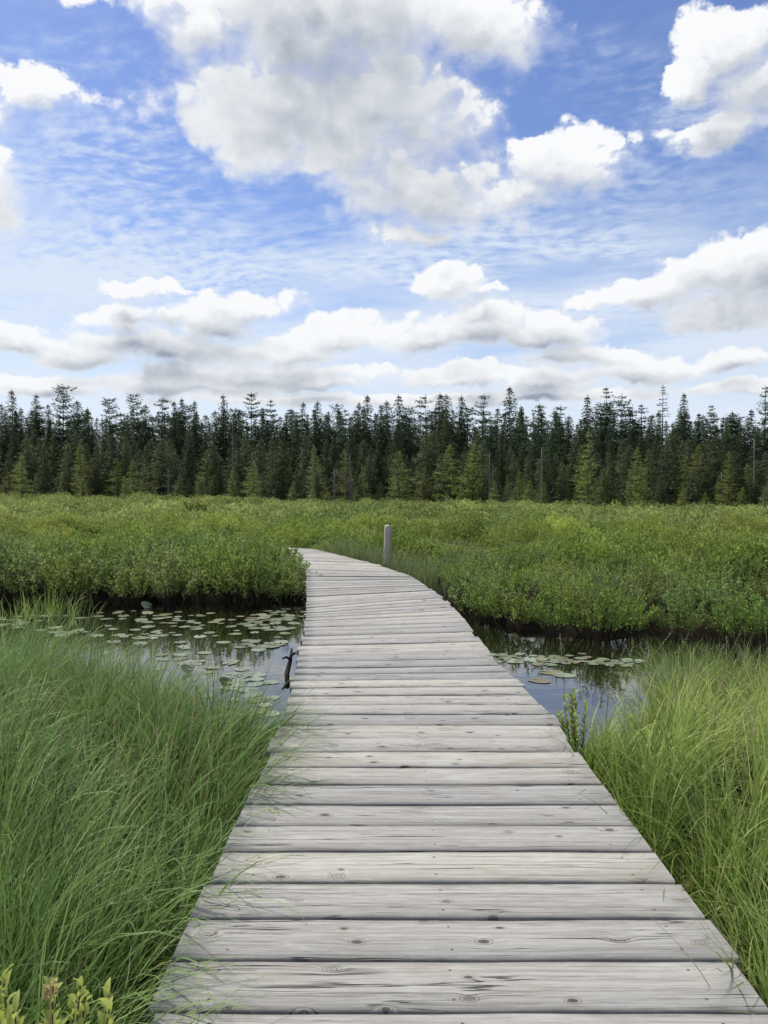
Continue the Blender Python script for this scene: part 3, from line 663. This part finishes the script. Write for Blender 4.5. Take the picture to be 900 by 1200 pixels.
# the rest of the meadow: one mass of low shrubs and one of sedge
def in_view(x, y, m): return np.abs(x) < y * .56 + m
def mass_shrubs(n, y0, y1, clump_r, hh, nl, leaf, lw):
    y = np.sqrt(R.uniform(y0 ** 2, y1 ** 2, n)); x = R.uniform(-1, 1, n) * (y * .56 + 5)
    ok = (y > far_bank(x) + 1.2)
    ok &= R.uniform(size=n) < .45 + .8 * (wob(x * 1.3 + 5, y * .9) > -.1)
    near = (y < 27) & ok
    for i in np.nonzero(near)[0]:
        if walk_dist(x[i], y[i]) < .65: ok[i] = False
    x, y = x[ok], y[ok]; m = len(x)
    sp = 1.5 + .022 * (y0 + y1) / 2; nm = int(((y1 ** 2 - y0 ** 2) * .56 + 10 * (y1 - y0)) / sp ** 2 * .75)
    my = np.sqrt(R.uniform(y0 ** 2, y1 ** 2, nm)); mx = R.uniform(-1, 1, nm) * (my * .56 + 5); mr = sp * R.uniform(.45, .85, nm); mh = R.uniform(.55, 1.15, nm); mt = R.normal(size=nm) * .17
    bell = np.zeros(m); tc = np.full(m, .36)
    for a0 in range(0, m, 400):
        sl = slice(a0, a0 + 400); dd = np.hypot(x[sl, None] - mx[None], (y[sl, None] - my[None]) * .8) / mr[None]
        bb = mh[None] * np.clip(1 - dd ** 2, 0, 1); k = bb.argmax(1); bell[sl] = bb[np.arange(len(k)), k]; tc[sl] += np.where(bell[sl] > .05, mt[k], -.05)
    z = ground_z(x, y); H = hh * R.uniform(.8, 1.2, m) * (.42 + 1.05 * bell); tc = tc + R.normal(size=m) * .10 + .15 * wob(x * .5, y * .35)
    ci = np.repeat(np.arange(m), nl); N = len(ci)
    a = R.uniform(0, 6.283, N); rr = np.sqrt(R.uniform(0, 1, N)); cr = clump_r * R.uniform(.7, 1.3, m)
    hh_ = (1 - .5 * rr ** 2) * R.uniform(.35, 1.08, N) ** .6 * H[ci]
    P = np.stack([x[ci] + rr * np.cos(a) * cr[ci], y[ci] + rr * np.sin(a) * cr[ci], z[ci] + hh_], 1)
    D = R.normal(size=(N, 3)) * .6 + np.array([0, 0, .8])
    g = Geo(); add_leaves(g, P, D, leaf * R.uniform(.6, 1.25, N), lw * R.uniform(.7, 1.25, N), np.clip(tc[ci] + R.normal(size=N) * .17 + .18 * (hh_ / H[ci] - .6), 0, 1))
    return g
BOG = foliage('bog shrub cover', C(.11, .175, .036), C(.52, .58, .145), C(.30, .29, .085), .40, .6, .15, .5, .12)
g1 = mass_shrubs(1700, 14, 30, .42, .66, 420, .075, .036)
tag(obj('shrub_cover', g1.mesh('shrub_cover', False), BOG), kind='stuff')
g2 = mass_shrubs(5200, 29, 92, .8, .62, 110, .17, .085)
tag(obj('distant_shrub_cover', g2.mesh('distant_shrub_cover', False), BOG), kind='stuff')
GR_M = foliage('meadow sedge', C(.14, .20, .045), C(.42, .48, .18), None, .35, .5, .3)
def meadow_sedge(n, y0, y1, hgt, W, nseg, thr):
    y = np.sqrt(R.uniform(y0 ** 2, y1 ** 2, n)); x = R.uniform(-1, 1, n) * (y * .56 + 4)
    pn = np.sin(x * .9 + 1.1 * np.sin(y * .5)) * np.cos(y * .7 + x * .23) + .7 * np.sin(x * 2.3 + y * 1.3) + R.normal(size=n) * .35
    ok = (pn > thr) & (y > far_bank(x) + .9); x, y = x[ok], y[ok]
    ok = np.ones(len(x), bool)
    for i in np.nonzero((y < 21) & (x < 2.5) & (x > -5))[0]:
        if walk_dist(x[i], y[i]) < .30: ok[i] = False
    x, y = x[ok], y[ok]; m = len(x)
    g = Geo(); az = R.normal(size=m) * .9 + .3
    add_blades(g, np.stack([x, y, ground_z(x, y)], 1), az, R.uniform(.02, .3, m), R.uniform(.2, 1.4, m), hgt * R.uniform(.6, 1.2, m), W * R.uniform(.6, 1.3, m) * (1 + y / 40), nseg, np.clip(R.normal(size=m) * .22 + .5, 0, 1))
    return g
gm = meadow_sedge(44000, 13, 36, .72, .009, 4, .62)
m2 = meadow_sedge(26000, 34, 85, .70, .02, 3, .85)
tag(obj('meadow_grass', gm.mesh('meadow_grass'), GR_M), kind='stuff')
tag(obj('distant_meadow_grass', m2.mesh('distant_meadow_grass'), GR_M), kind='stuff')
# sedge lining the far reach of the walk
P_ = []
for k in range(1500):
    i = random.choice((4, 5, 6, 6, 7, 7, 7)); (l0, r0), (l1, r1) = PAIRS[i], PAIRS[i + 1]
    t = random.random(); s = 1 + random.expovariate(1 / .16) + .03
    l = np.array(l0) + (np.array(l1) - np.array(l0)) * t; r = np.array(r0) + (np.array(r1) - np.array(r0)) * t
    p = l + (r - l) * s
    if p[1] > far_bank(p[0]) + .1: P_.append(p)
P_ = np.array(P_); m = len(P_); g = Geo()
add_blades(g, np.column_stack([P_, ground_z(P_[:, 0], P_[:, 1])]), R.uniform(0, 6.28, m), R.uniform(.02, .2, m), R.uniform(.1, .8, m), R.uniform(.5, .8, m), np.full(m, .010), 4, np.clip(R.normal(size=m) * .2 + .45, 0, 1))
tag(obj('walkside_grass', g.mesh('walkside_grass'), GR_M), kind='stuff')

# small leafy plants
def leafy(name, x, y, z, stems, h, spread, leaf, lw, per, mat, label, cat='plant', flower=None, wind=0):
    r = empty(name, (x, y, z)); tag(r, label, cat); gl, gs = Geo(), Geo()
    for i in range(stems):
        a = random.uniform(0, 6.28); d = spread * math.sqrt((i + .5) / stems)
        tip = np.array([d * math.cos(a) + wind, d * math.sin(a), h * random.uniform(.72, 1.05)]); b = np.array([d * math.cos(a) * .35, d * math.sin(a) * .35, -.05])
        gs.tube([b, (b + tip) / 2 + np.array([0, 0, .02]), tip], [.005, .004, .002], 5)
        t = np.linspace(.35, 1, per); P = b + (tip - b) * t[:, None]
        az = np.arange(per) * 2.4 + a; D = np.stack([np.cos(az), np.sin(az), np.full(per, .75) + t * .9], 1)
        add_leaves6(gl, P, D, leaf * R.uniform(.75, 1.15, per) * (1.15 - .35 * t), lw * R.uniform(.8, 1.1, per), np.clip(.35 + .5 * t + R.normal(size=per) * .1, 0, 1))
    obj('leaves', gl.mesh('leaves', False), mat, r); obj('stems', gs.mesh('stems'), TWIG, r)
    if flower:
        for (fx, fy, fz, hh) in flower:
            g = Geo(); n = 60; t = R.uniform(0, 1, n); a = R.uniform(0, 6.28, n)
            add_leaves(g, np.stack([fx + .008 * np.cos(a), fy + .008 * np.sin(a), fz + t * hh], 1), np.stack([np.cos(a), np.sin(a), np.full(n, .6)], 1), .012, .008, .8)
            g.tube([(fx, fy, fz - .25), (fx, fy, fz + hh)], [.003, .002], 5, .3)
            obj('flower_spike', g.mesh('flower_spike', False), CREAM, r)
    return r
leafy('leafy_sapling', 1.26, 5.0, -.3, 9, .46, .12, .055, .022, 20, SH, 'small leafy sprig at the deck edge in front of the water, right of the walk', 'plant', None, -.03)
CREAM = foliage('cream petals', C(.46, .40, .16), C(.66, .60, .30), None, .3)
LB = foliage('bright serrated leaves', C(.20, .29, .03), C(.52, .58, .08), None, .42, .45, .35)
leafy('meadowsweet_plant', -.80, 1.72, -.3, 34, .66, .17, .052, .020, 34, LB, 'bright yellow green leafy plant with a small cream flower spike in the lower left corner', 'plant', [(.03, .02, .66, .04)])
leafy('low_plant', -1.02, 1.9, -.3, 14, .60, .10, .050, .020, 30, LB, 'light green leafy sprout cut by the left edge of the photo', 'plant')
b = at_depth(231, 590, 38)
leafy('young_bush', b[0], 38, -.1, 46, 1.05, .75, .16, .08, 30, SH2, 'taller bright bush standing up out of the left meadow before the forest', 'bush')

# ------------------------------------------------------------------ lily pads
PADM = foliage('lily pad', C(.17, .21, .13), C(.30, .34, .22), None, .05, .24, .9)
PADB = foliage('browned lily pad', C(.10, .085, .045), C(.20, .20, .09), None, .05, .4, .5)
def pad_mesh():
    k = 22; g = Geo(); V = [(0, 0, .004)]; 
    for rr in (.55, 1.0):
        for j in range(k + 1):
            a = rad(14) + (2 * math.pi - rad(28)) * j / k
            q = rr * (1 + .04 * math.sin(3 * a + random.random()))
            V.append((q * 1.12 * math.cos(a), q * .92 * math.sin(a), .004 + (random.uniform(0, .012) if rr == 1 else .0)))
    n = k + 1
    f3 = [[0, 1 + j, 2 + j] for j in range(k)]; f4 = [[1 + j, 1 + n + j, 2 + n + j, 2 + j] for j in range(k)]
    g.add(V, f4, f3, R.uniform(.2, .8)); return g.mesh('lily_pad')
pads = [pad_mesh() for _ in range(5)]
for p in pads: p.materials.append(PADM)
pb = pad_mesh(); pb.materials.append(PADB); pads.append(pb)
pad_xy = []
def put_pads(cx, cy, sx, sy, n, label, group, s0=.042, s1=.105, dmin=.66):
    c = tries = 0
    while c < n and tries < n * 40:
        tries += 1
        px_ = cx + max(-1.8, min(1.8, random.gauss(0, .75))) * sx; py_ = cy + max(-1.7, min(1.7, random.gauss(0, .7))) * sy
        X, Y = on_plane(px_, py_, WATER); s = random.uniform(s0, s1)
        if not (near_bank(X) + .15 < Y < far_bank(X) - .05): continue
        if any((X - a) ** 2 + (Y - b) ** 2 < ((s + q) * dmin) ** 2 for a, b, q in pad_xy): continue
        pad_xy.append((X, Y, s))
        o = bpy.data.objects.new('lily_pad', random.choice(pads)); COL.objects.link(o)
        o.location = (X, Y, WATER + .004 + random.uniform(0, .004)); o.rotation_euler = (random.gauss(0, .02), random.gauss(0, .02), random.uniform(0, 6.28)); o.scale = (s, s, s)
        tag(o, label, 'lily pad', group); c += 1
LA = ('pale round lily pad in the raft at the middle of the shaded pond', 'lily pads in the shaded pond raft')
put_pads(190, 742, 42, 13, 36, *LA); put_pads(165, 722, 55, 6, 22, *LA); put_pads(215, 728, 40, 8, 12, *LA)
LB_ = ('small lily pad in the dark band under the bushes against the boardwalk edge', 'lily pads by the boardwalk edge under the bushes')
put_pads(318, 728, 34, 9, 46, *LB_, .06, .11); put_pads(300, 755, 24, 6, 14, *LB_)
LC = ('flat lily pad on the sky reflection left of the boardwalk', 'lily pads on the bright water left of the walk')
put_pads(285, 797, 36, 14, 22, *LC, .06, .10); put_pads(300, 830, 22, 12, 10, *LC, .06, .10); put_pads(225, 775, 40, 10, 12, *LC, .06, .10)
LD = ('lily pad floating among the reeds at the far left of the pond', 'lily pads at the far left')
put_pads(25, 728, 24, 7, 22, *LD); put_pads(90, 742, 22, 4, 8, *LD)
LE = ('lily pad in the crowded raft on the creek right of the boardwalk', 'lily pads right of the walk')
put_pads(625, 773, 42, 4, 30, *LE, .04, .085); put_pads(690, 776, 45, 2.5, 22, *LE, .035, .08); put_pads(640, 797, 22, 6, 4, *LE, .08, .14); put_pads(600, 768, 14, 4, 6, *LE)
def upright_pad(px_, py_, s, label, mat):
    X, Y = on_plane(px_, py_, WATER); o = obj('lily_leaf', pad_mesh(), mat, None, (X, Y, WATER + .04), .7)
    o.rotation_euler = (.75, .3, .6); o.scale = (s, s, s); tag(o, label, 'lily leaf')
upright_pad(265, 804, .07, 'dark green raised lily leaf standing out of the bright water near the walk', foliage('dark lily leaf', C(.03, .07, .02), C(.05, .10, .03), None, .05, .35, .5))
upright_pad(219, 788, .065, 'brown curled lily leaf sticking up from the bright water', PADB)
upright_pad(172, 712, .09, 'pale raised lily leaf below the left bushes', PADM)
FLW = plain('yellow flower', C(.55, .42, .02), C(.65, .5, .05), 5, .5, 0)
def bud(px_, py_, label):
    X, Y = on_plane(px_, py_, WATER); r = empty('pond_lily_flower', (X, Y, WATER)); tag(r, label, 'flower')
    g = Geo(); g.tube([(0, 0, 0), (0, 0, .03), (0, 0, .055), (0, 0, .075), (0, 0, .085)], [.006, .013, .017, .014, .005], 9); obj('bloom', g.mesh('bloom'), FLW, r)
    g = Geo(); g.tube([(0, 0, -.1), (0, 0, .01)], .006, 6); obj('stalk', g.mesh('stalk'), SH, r)
bud(230, 812, 'small yellow water lily bud on the bright water beside the near grass')

# ------------------------------------------------------------------ trees
BARK = plain('grey brown bark', C(.06, .05, .042), C(.13, .115, .10), 6, .9, .3, (6, 6, 1))
DEAD = plain('bleached dead wood', C(.12, .115, .105), C(.24, .23, .215), 5, .85, .2, (6, 6, 1))
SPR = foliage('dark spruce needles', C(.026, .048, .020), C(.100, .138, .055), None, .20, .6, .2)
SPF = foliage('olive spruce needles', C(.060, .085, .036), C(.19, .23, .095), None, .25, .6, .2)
PIN = foliage('pine needles', C(.030, .060, .028), C(.105, .155, .070), None, .22, .6, .2)
TAM = foliage('larch needles', C(.12, .165, .045), C(.33, .38, .11), None, .35, .6, .2)
def fronds(g, P, D, L, W, T):
    # bunches of needles: drooping three-sided sprays
    add_leaves(g, P, D, L, W, T, .15)
def conifer(H, Rm, whorls, nb, per, droop, prof, start=.08, clump=.34, up=0, ragged=.25, fl=.55, wid=.34, reps=3, flat=.30):
    gt, gl = Geo(), Geo()
    lean = np.array([random.gauss(0, .012), random.gauss(0, .012)]) * H
    pt = [(lean[0] * t * t, lean[1] * t * t, H * t - .2 * (t == 0)) for t in np.linspace(0, 1, 7)]
    gt.tube(pt, np.linspace(.011 * H + .03, .010, 7), 6)
    lop = random.uniform(0, 6.28)
    for w in range(whorls):
        t = start + (1 - start) * ((w + random.random() * .8) / whorls) ** .80; t = min(t, .985)
        z = t * H; rmax = Rm * prof(t) * random.uniform(.85, 1.12)
        for b in range(max(2, int(nb + random.gauss(0, .8)))):
            a = random.uniform(0, 6.283); L = rmax * random.uniform(1 - ragged, 1 + ragged * .5) * (1 + .12 * math.cos(a - lop))
            if random.random() < .07: L *= random.uniform(.3, 1.35)
            k = max(2, int(per * L / Rm + 1.5)); s = np.linspace(.18, 1, k) + R.normal(size=k) * .04
            zz = z + L * (up * s - droop * s ** 2)
            P = np.stack([lean[0] * t * t + math.cos(a) * L * s, lean[1] * t * t + math.sin(a) * L * s, zz], 1)
            if b < 2 and w % 2 == 0 and L > .5: gt.tube([(lean[0] * t * t, lean[1] * t * t, z), P[-1]], [.015, .005], 3)
            for rep in range(reps):
                D = np.stack([math.cos(a) + R.normal(size=k) * fl, math.sin(a) + R.normal(size=k) * fl, R.normal(size=k) * flat - droop * .6 + up * .5], 1)
                cs = clump * (.42 + .58 * min(1, L / Rm * 1.25)); off = R.normal(size=(k, 3)) * np.array([1, 1, .55]) * .30 * cs
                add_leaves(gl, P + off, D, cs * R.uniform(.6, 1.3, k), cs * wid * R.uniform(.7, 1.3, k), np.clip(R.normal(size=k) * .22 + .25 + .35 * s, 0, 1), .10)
    k = 10; add_leaves(gl, np.stack([np.full(k, lean[0]), np.full(k, lean[1]), H * np.linspace(.93, .995, k)], 1), np.stack([R.normal(size=k) * .35, R.normal(size=k) * .35, np.full(k, 1.)], 1), .25, .06, .5)
    return gl.mesh('crown', False), gt.mesh('trunk')
def wavy(power, amp, lowcut, k=1.0):
    f1, f2, p1, p2 = random.uniform(17, 30), random.uniform(38, 60), random.uniform(0, 6), random.uniform(0, 6)
    return lambda t: k * (1 - t) ** power * (1 - amp + amp * (.6 * math.sin(t * f1 + p1) + .4 * math.sin(t * f2 + p2))) * (1 - lowcut + lowcut * min(1, t * 3)) + .02
tam_prof = lambda t: (1 - t) ** .75 * (.7 + .3 * math.sin(t * 31)) + .05
def species(n, fn, crown_mat):
    out = []
    for _ in range(n):
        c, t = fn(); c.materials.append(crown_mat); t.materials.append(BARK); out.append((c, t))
    return out
SPECIES = {
    'spruce': (species(9, lambda: conifer(12, random.uniform(1.5, 2.5), 66, 8, 6.5, random.uniform(.26, .42), wavy(random.uniform(.54, .80), random.uniform(.08, .18), random.uniform(.1, .5)), .04, .34), SPR), 12, 'spruce_tree', 'spruce'),
    'broad': (species(5, lambda: conifer(12, random.uniform(2.3, 2.9), 52, 9, 7, .22, wavy(random.uniform(.7, .95), .12, .2), .04, .40), SPR), 12, 'fir_tree', 'fir'),
    'pine': (species(8, lambda: conifer(12, random.uniform(2.3, 3.1), random.randint(16, 24), 6, 8, random.uniform(-.3, -.05), wavy(random.uniform(.40, .62), random.uniform(.14, .26), .4, 1.1), random.uniform(.12, .3), .46, random.uniform(.0, .2), .45, .8, .26, 6, .4), PIN), 12, 'pine_tree', 'pine'),
    'thin': (species(2, lambda: conifer(12, 1.9, 22, 6, 6, .10, wavy(.7, .2, .2), .35, .36, .14, .2, .6, .24, 4, .2), PIN), 12, 'pine_tree', 'pine'),
    'olive': (species(9, lambda: conifer(6, random.uniform(1.0, 1.6), 48, 7, 6, random.uniform(.15, .3), wavy(random.uniform(.62, .9), .15, .3), .02, .22, 0, .40), SPF), 6, 'spruce_tree', 'spruce'),
    'larch': (species(6, lambda: conifer(5, random.uniform(1.1, 1.5), 34, 7, 7, -.02, wavy(.75, .15, .2), .03, .20, .14, .4, .9, .30, 3, .45), TAM), 5, 'larch_tree', 'larch'),
}
def tree(kind, x, y, H, label, group=None, wide=1.0):
    var, h0, name, cat = SPECIES[kind]; c, t = random.choice(var); s = H / h0
    r = empty(name, (x, y, float(ground_z(x, y)) - .05), random.uniform(0, 6.28), (s * wide, s * wide, s)); tag(r, label, cat, group)
    obj('trunk', t, None, r); obj('crown', c, None, r)
    return r
def base_y(px_, row=0):                                   # the edge of the wood: farther on the left than on the right
    return float(np.interp(px_, [-200, 0, 450, 900, 1100], [96, 88, 68, 54, 48]))
def by_top(kind, px_, py_, Y, label, group=None, wide=1.0):
    X, _, Z = at_depth(px_, py_, Y); tree(kind, X, Y, Z - float(ground_z(X, Y)) + .05, label, group, wide)
BACK = ('dark spruce standing in the crowded tall back row of the wood', 'spruces of the back row')
sky_line = [
 ('spruce', 2, 473, 0), ('spruce', 15, 457, 'slim dark spruce with the tallest spire near the left edge of the wood'), ('spruce', 28, 478, 0), ('spruce', 42, 462, 'pointed dark spruce just left of the bushy tall pine'),
 ('pine', 73, 452, 'tall bushy pine standing highest at the left end of the skyline'), ('spruce', 57, 474, 0), ('spruce', 91, 469, 0), ('spruce', 103, 478, 0), ('pine', 127, 467, 'ragged open pine with sky showing through its crown'),
 ('pine', 156, 462, 'broad airy pine with spreading level branches, left part of the skyline'), ('pine', 188, 466, 'flat topped pine between the airy pine and a spruce pair'), ('spruce', 206, 470, 0), ('spruce', 213, 467, 0), ('spruce', 227, 470, 0), ('spruce', 170, 474, 0),
 ('spruce', 251, 481, 0), ('spruce', 262, 463, 'lone slender spruce spire beside a gap of sky'), ('pine', 294, 459, 'large leaning topped pine over the yellow larch'), ('pine', 318, 469, 'wide armed pine right of the large leaning topped pine'), ('spruce', 275, 478, 0),
 ('spruce', 344, 480, 0), ('spruce', 353, 471, 0), ('spruce', 371, 470, 'sharp spruce spire in the middle of the left half skyline'), ('pine', 395, 474, 'broad rounded pine top left of a dense dark spruce'), ('spruce', 418, 472, 0), ('broad', 430, 463, 'dense dark spruce tall above the post by the walk'), ('spruce', 445, 474, 0), ('spruce', 385, 482, 0),
 ('spruce', 452, 470, 0), ('broad', 469, 463, 'pointed full spruce near the centre of the skyline'), ('pine', 499, 463, 'open pine between two pointed spruces at the centre'), ('spruce', 513, 461, 'narrow spruce, left one of a close twin pair'), ('spruce', 521, 462, 'narrow spruce, right one of a close twin pair'), ('spruce', 531, 480, 0),
 ('spruce', 542, 464, 'dark spruce spire alone between the twin pair and a round pine'), ('pine', 565, 462, 'round topped pine left of the biggest dark fir'), ('broad', 598, 453, 'biggest dark fir with a full broad crown'), ('pine', 630, 473, 'rounded dark crown right of the biggest fir'), ('broad', 657, 487, 0), ('spruce', 667, 487, 0),
 ('spruce', 687, 464, 'thin columnar spruce left of the great pine'), ('pine', 711, 454, 'great pine with long upswept branches on the right skyline'), ('pine', 727, 462, 'pine crowding the right side of the great pine'), ('pine', 752, 474, 0), ('thin', 777, 452, 'pale thin pine with sparse level tiers above the skyline'), ('spruce', 802, 461, 'dark ragged spruce right of the pale tiered pine'),
 ('pine', 833, 475, 'wide rounded pine top on the right skyline'), ('pine', 858, 486, 0), ('broad', 880, 480, 0), ('pine', 897, 453, 'tall pine cut by the right edge of the photo'), ('spruce', 818, 484, 0), ('spruce', 742, 480, 0), ('spruce', 700, 478, 0), ('spruce', 610, 476, 0), ('spruce', 582, 478, 0)]
PB = ('pine mixed into the tall back row of the wood', 'pines of the back row'); FB = ('fir mixed into the tall back row of the wood', 'firs of the back row')
for kind, px_, py_, lab in sky_line:
    Y = base_y(px_) + random.uniform(16, 26)
    lg = (lab, None) if lab else {'spruce': BACK, 'pine': PB, 'broad': FB}[kind]
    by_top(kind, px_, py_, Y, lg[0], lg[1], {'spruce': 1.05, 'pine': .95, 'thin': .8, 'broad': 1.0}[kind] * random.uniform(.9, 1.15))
def scatter(kind, n, top0, top1, d0, d1, lg, x0=-60, x1=960, w0=.85, w1=1.2):
    for i in range(n):
        px_ = x0 + (x1 - x0) * (i + random.random()) / n
        by_top(kind, px_, random.uniform(top0, top1), base_y(px_) + random.uniform(d0, d1), lg[0], lg[1], random.uniform(w0, w1))
scatter('spruce', 104, 480, 502, 12, 34, BACK)
scatter('broad', 120, 477, 506, 16, 36, FB, w0=.8, w1=1.3)
scatter('pine', 30, 474, 496, 14, 28, PB)
MID = ('dark green spruce halfway down the front of the wood', 'spruces of the middle row')
scatter('spruce', 66, 500, 528, 6, 13, MID, w0=1.0, w1=1.4)
OL = ('olive green spruce of middling height in front of the dark wood', 'olive spruces in front of the wood')
scatter('olive', 100, 506, 548, 2, 9, OL, w0=1.0, w1=1.6)
OS = ('stunted olive spruce at the foot of the wood by the meadow', 'stunted spruces at the meadow edge')
scatter('olive', 60, 545, 572, .5, 4, OS, w0=1.0, w1=1.7)
LM = ('feathery grey green larch in the front of the wood', 'larches in front of the wood')
scatter('larch', 34, 520, 558, 1.0, 5, LM, w0=.8, w1=1.3)
LS = ('tiny yellow green larch sapling at the meadow edge', 'larch saplings at the meadow edge')
for px_ in (68, 145, 168, 345, 365, 383, 415, 488, 580, 606, 617, 636, 700, 745, 800, 825, 868, 893, 210, 540):
    by_top('larch', px_ + random.uniform(-3, 3), random.uniform(560, 573) + (px_ - 450) * .014, base_y(px_) - random.uniform(0, 5), LS[0], LS[1], random.uniform(1, 1.6))
for px_, py_, lab, w in ((25, 534, 'bright green larch near the left edge at the foot of the wood', 1.1), (297, 541, 'bright yellow green larch glowing under the large leaning topped pine', 1.25), (467, 530, 'bright green bushy larch near the centre of the meadow edge', 1.25), (97, 560, 'small yellowish larch bush at the left meadow edge', 1.6), (745, 525, 'soft green larch in front of the pale tiered pine', 1.0), (855, 530, 'yellowish larch at the right end of the wood front', .9), (690, 505, 'tall feathery larch below the great pine', .8)):
    by_top('larch', px_, py_, base_y(px_) - 1.5, lab, None, w)
def snag(px_, top, Y, label, branches):
    X, _, Z = at_depth(px_, top, Y); z0 = float(ground_z(X, Y)); H = Z - z0
    r = empty('dead_tree', (X, Y, z0 - .1)); tag(r, label, 'dead tree')
    g = Geo(); lx = random.gauss(0, .015) * H
    g.tube([(lx * t, 0, H * t) for t in np.linspace(0, 1, 6)], np.linspace(.075, .025, 6), 6); tk_ = obj('trunk', g.mesh('trunk'), DEAD, r)
    for k in range(branches):
        g = Geo(); a = random.uniform(0, 6.28); t = random.uniform(.25, .97); L = random.uniform(.3, .9)
        g.tube([(lx * t, 0, H * t), (lx * t + math.cos(a) * L * .6, math.sin(a) * L * .6, H * t + .05), (lx * t + math.cos(a) * L, math.sin(a) * L, H * t - .1)], [.022, .016, .008], 4)
        obj('branch', g.mesh('branch'), DEAD, tk_)
for px_, top, lab, nb in ((272, 492, 'bare pale dead trunk standing tall beside the lone slender spruce', 8), (574, 530, 'thin grey dead trunk bare from top to foot in the wood front', 8), (885, 513, 'pale broken snag at the right end of the wood', 6), (405, 528, 'grey dead pole, left one of a pair in the wood', 5), (411, 532, 'grey dead pole, right one of a pair in the wood', 5), (635, 525, 'slim grey dead trunk right of the biggest fir', 6), (845, 552, 'short grey dead stem at the foot of the wood', 6)):
    snag(px_, top, base_y(px_) + (1 if top > 520 else 2.5), lab, nb)
for px_, lab in ((197, 'grey leafless twiggy tree at the foot of the wood'), (392, 'small grey leafless tree beside the dead poles')):
    snag(px_, 548, base_y(px_) - .5, lab, 22)
# pale boulder at the meadow edge
X, Y, Z = at_depth(842, 597, base_y(842) - 1.0); bm = Geo()
V = []; k = 9
for i, (z, r_) in enumerate([(-.3, .25), (0, .34), (.18, .30), (.32, .2), (.38, .08)]):
    for j in range(k): V.append((r_ * math.cos(6.283 * j / k) * random.uniform(.85, 1.15), r_ * math.sin(6.283 * j / k) * random.uniform(.85, 1.15), z))
bm.add(V, [[i * k + j, i * k + (j + 1) % k, (i + 1) * k + (j + 1) % k, (i + 1) * k + j] for i in range(4) for j in range(k)], [[36 + j, 36 + (j + 1) % k, 36 + (j + 4) % k] for j in range(0)])
bm.add([(V[36 + j]) for j in range(k)] + [(0, 0, .4)], None, [[j, (j + 1) % k, k] for j in range(k)])
tag(obj('boulder', bm.mesh('boulder'), plain('pale granite', C(.4, .39, .37), C(.6, .59, .57), 9, .8, .3), None, (X, Y, Z - .15)), 'small pale boulder showing at the foot of the wood, right part', 'boulder')

vs = scene.view_settings
vs.view_transform = 'Standard'; vs.look = 'None'; vs.gamma = 1; vs.exposure = EXPOSURE; vs.use_curve_mapping = False
scene.cycles.max_bounces = 6; scene.cycles.diffuse_bounces = 3; scene.cycles.glossy_bounces = 3; scene.cycles.transmission_bounces = 4
scene.cycles.use_denoising = True; scene.cycles.use_adaptive_sampling = True; scene.cycles.adaptive_threshold = .02
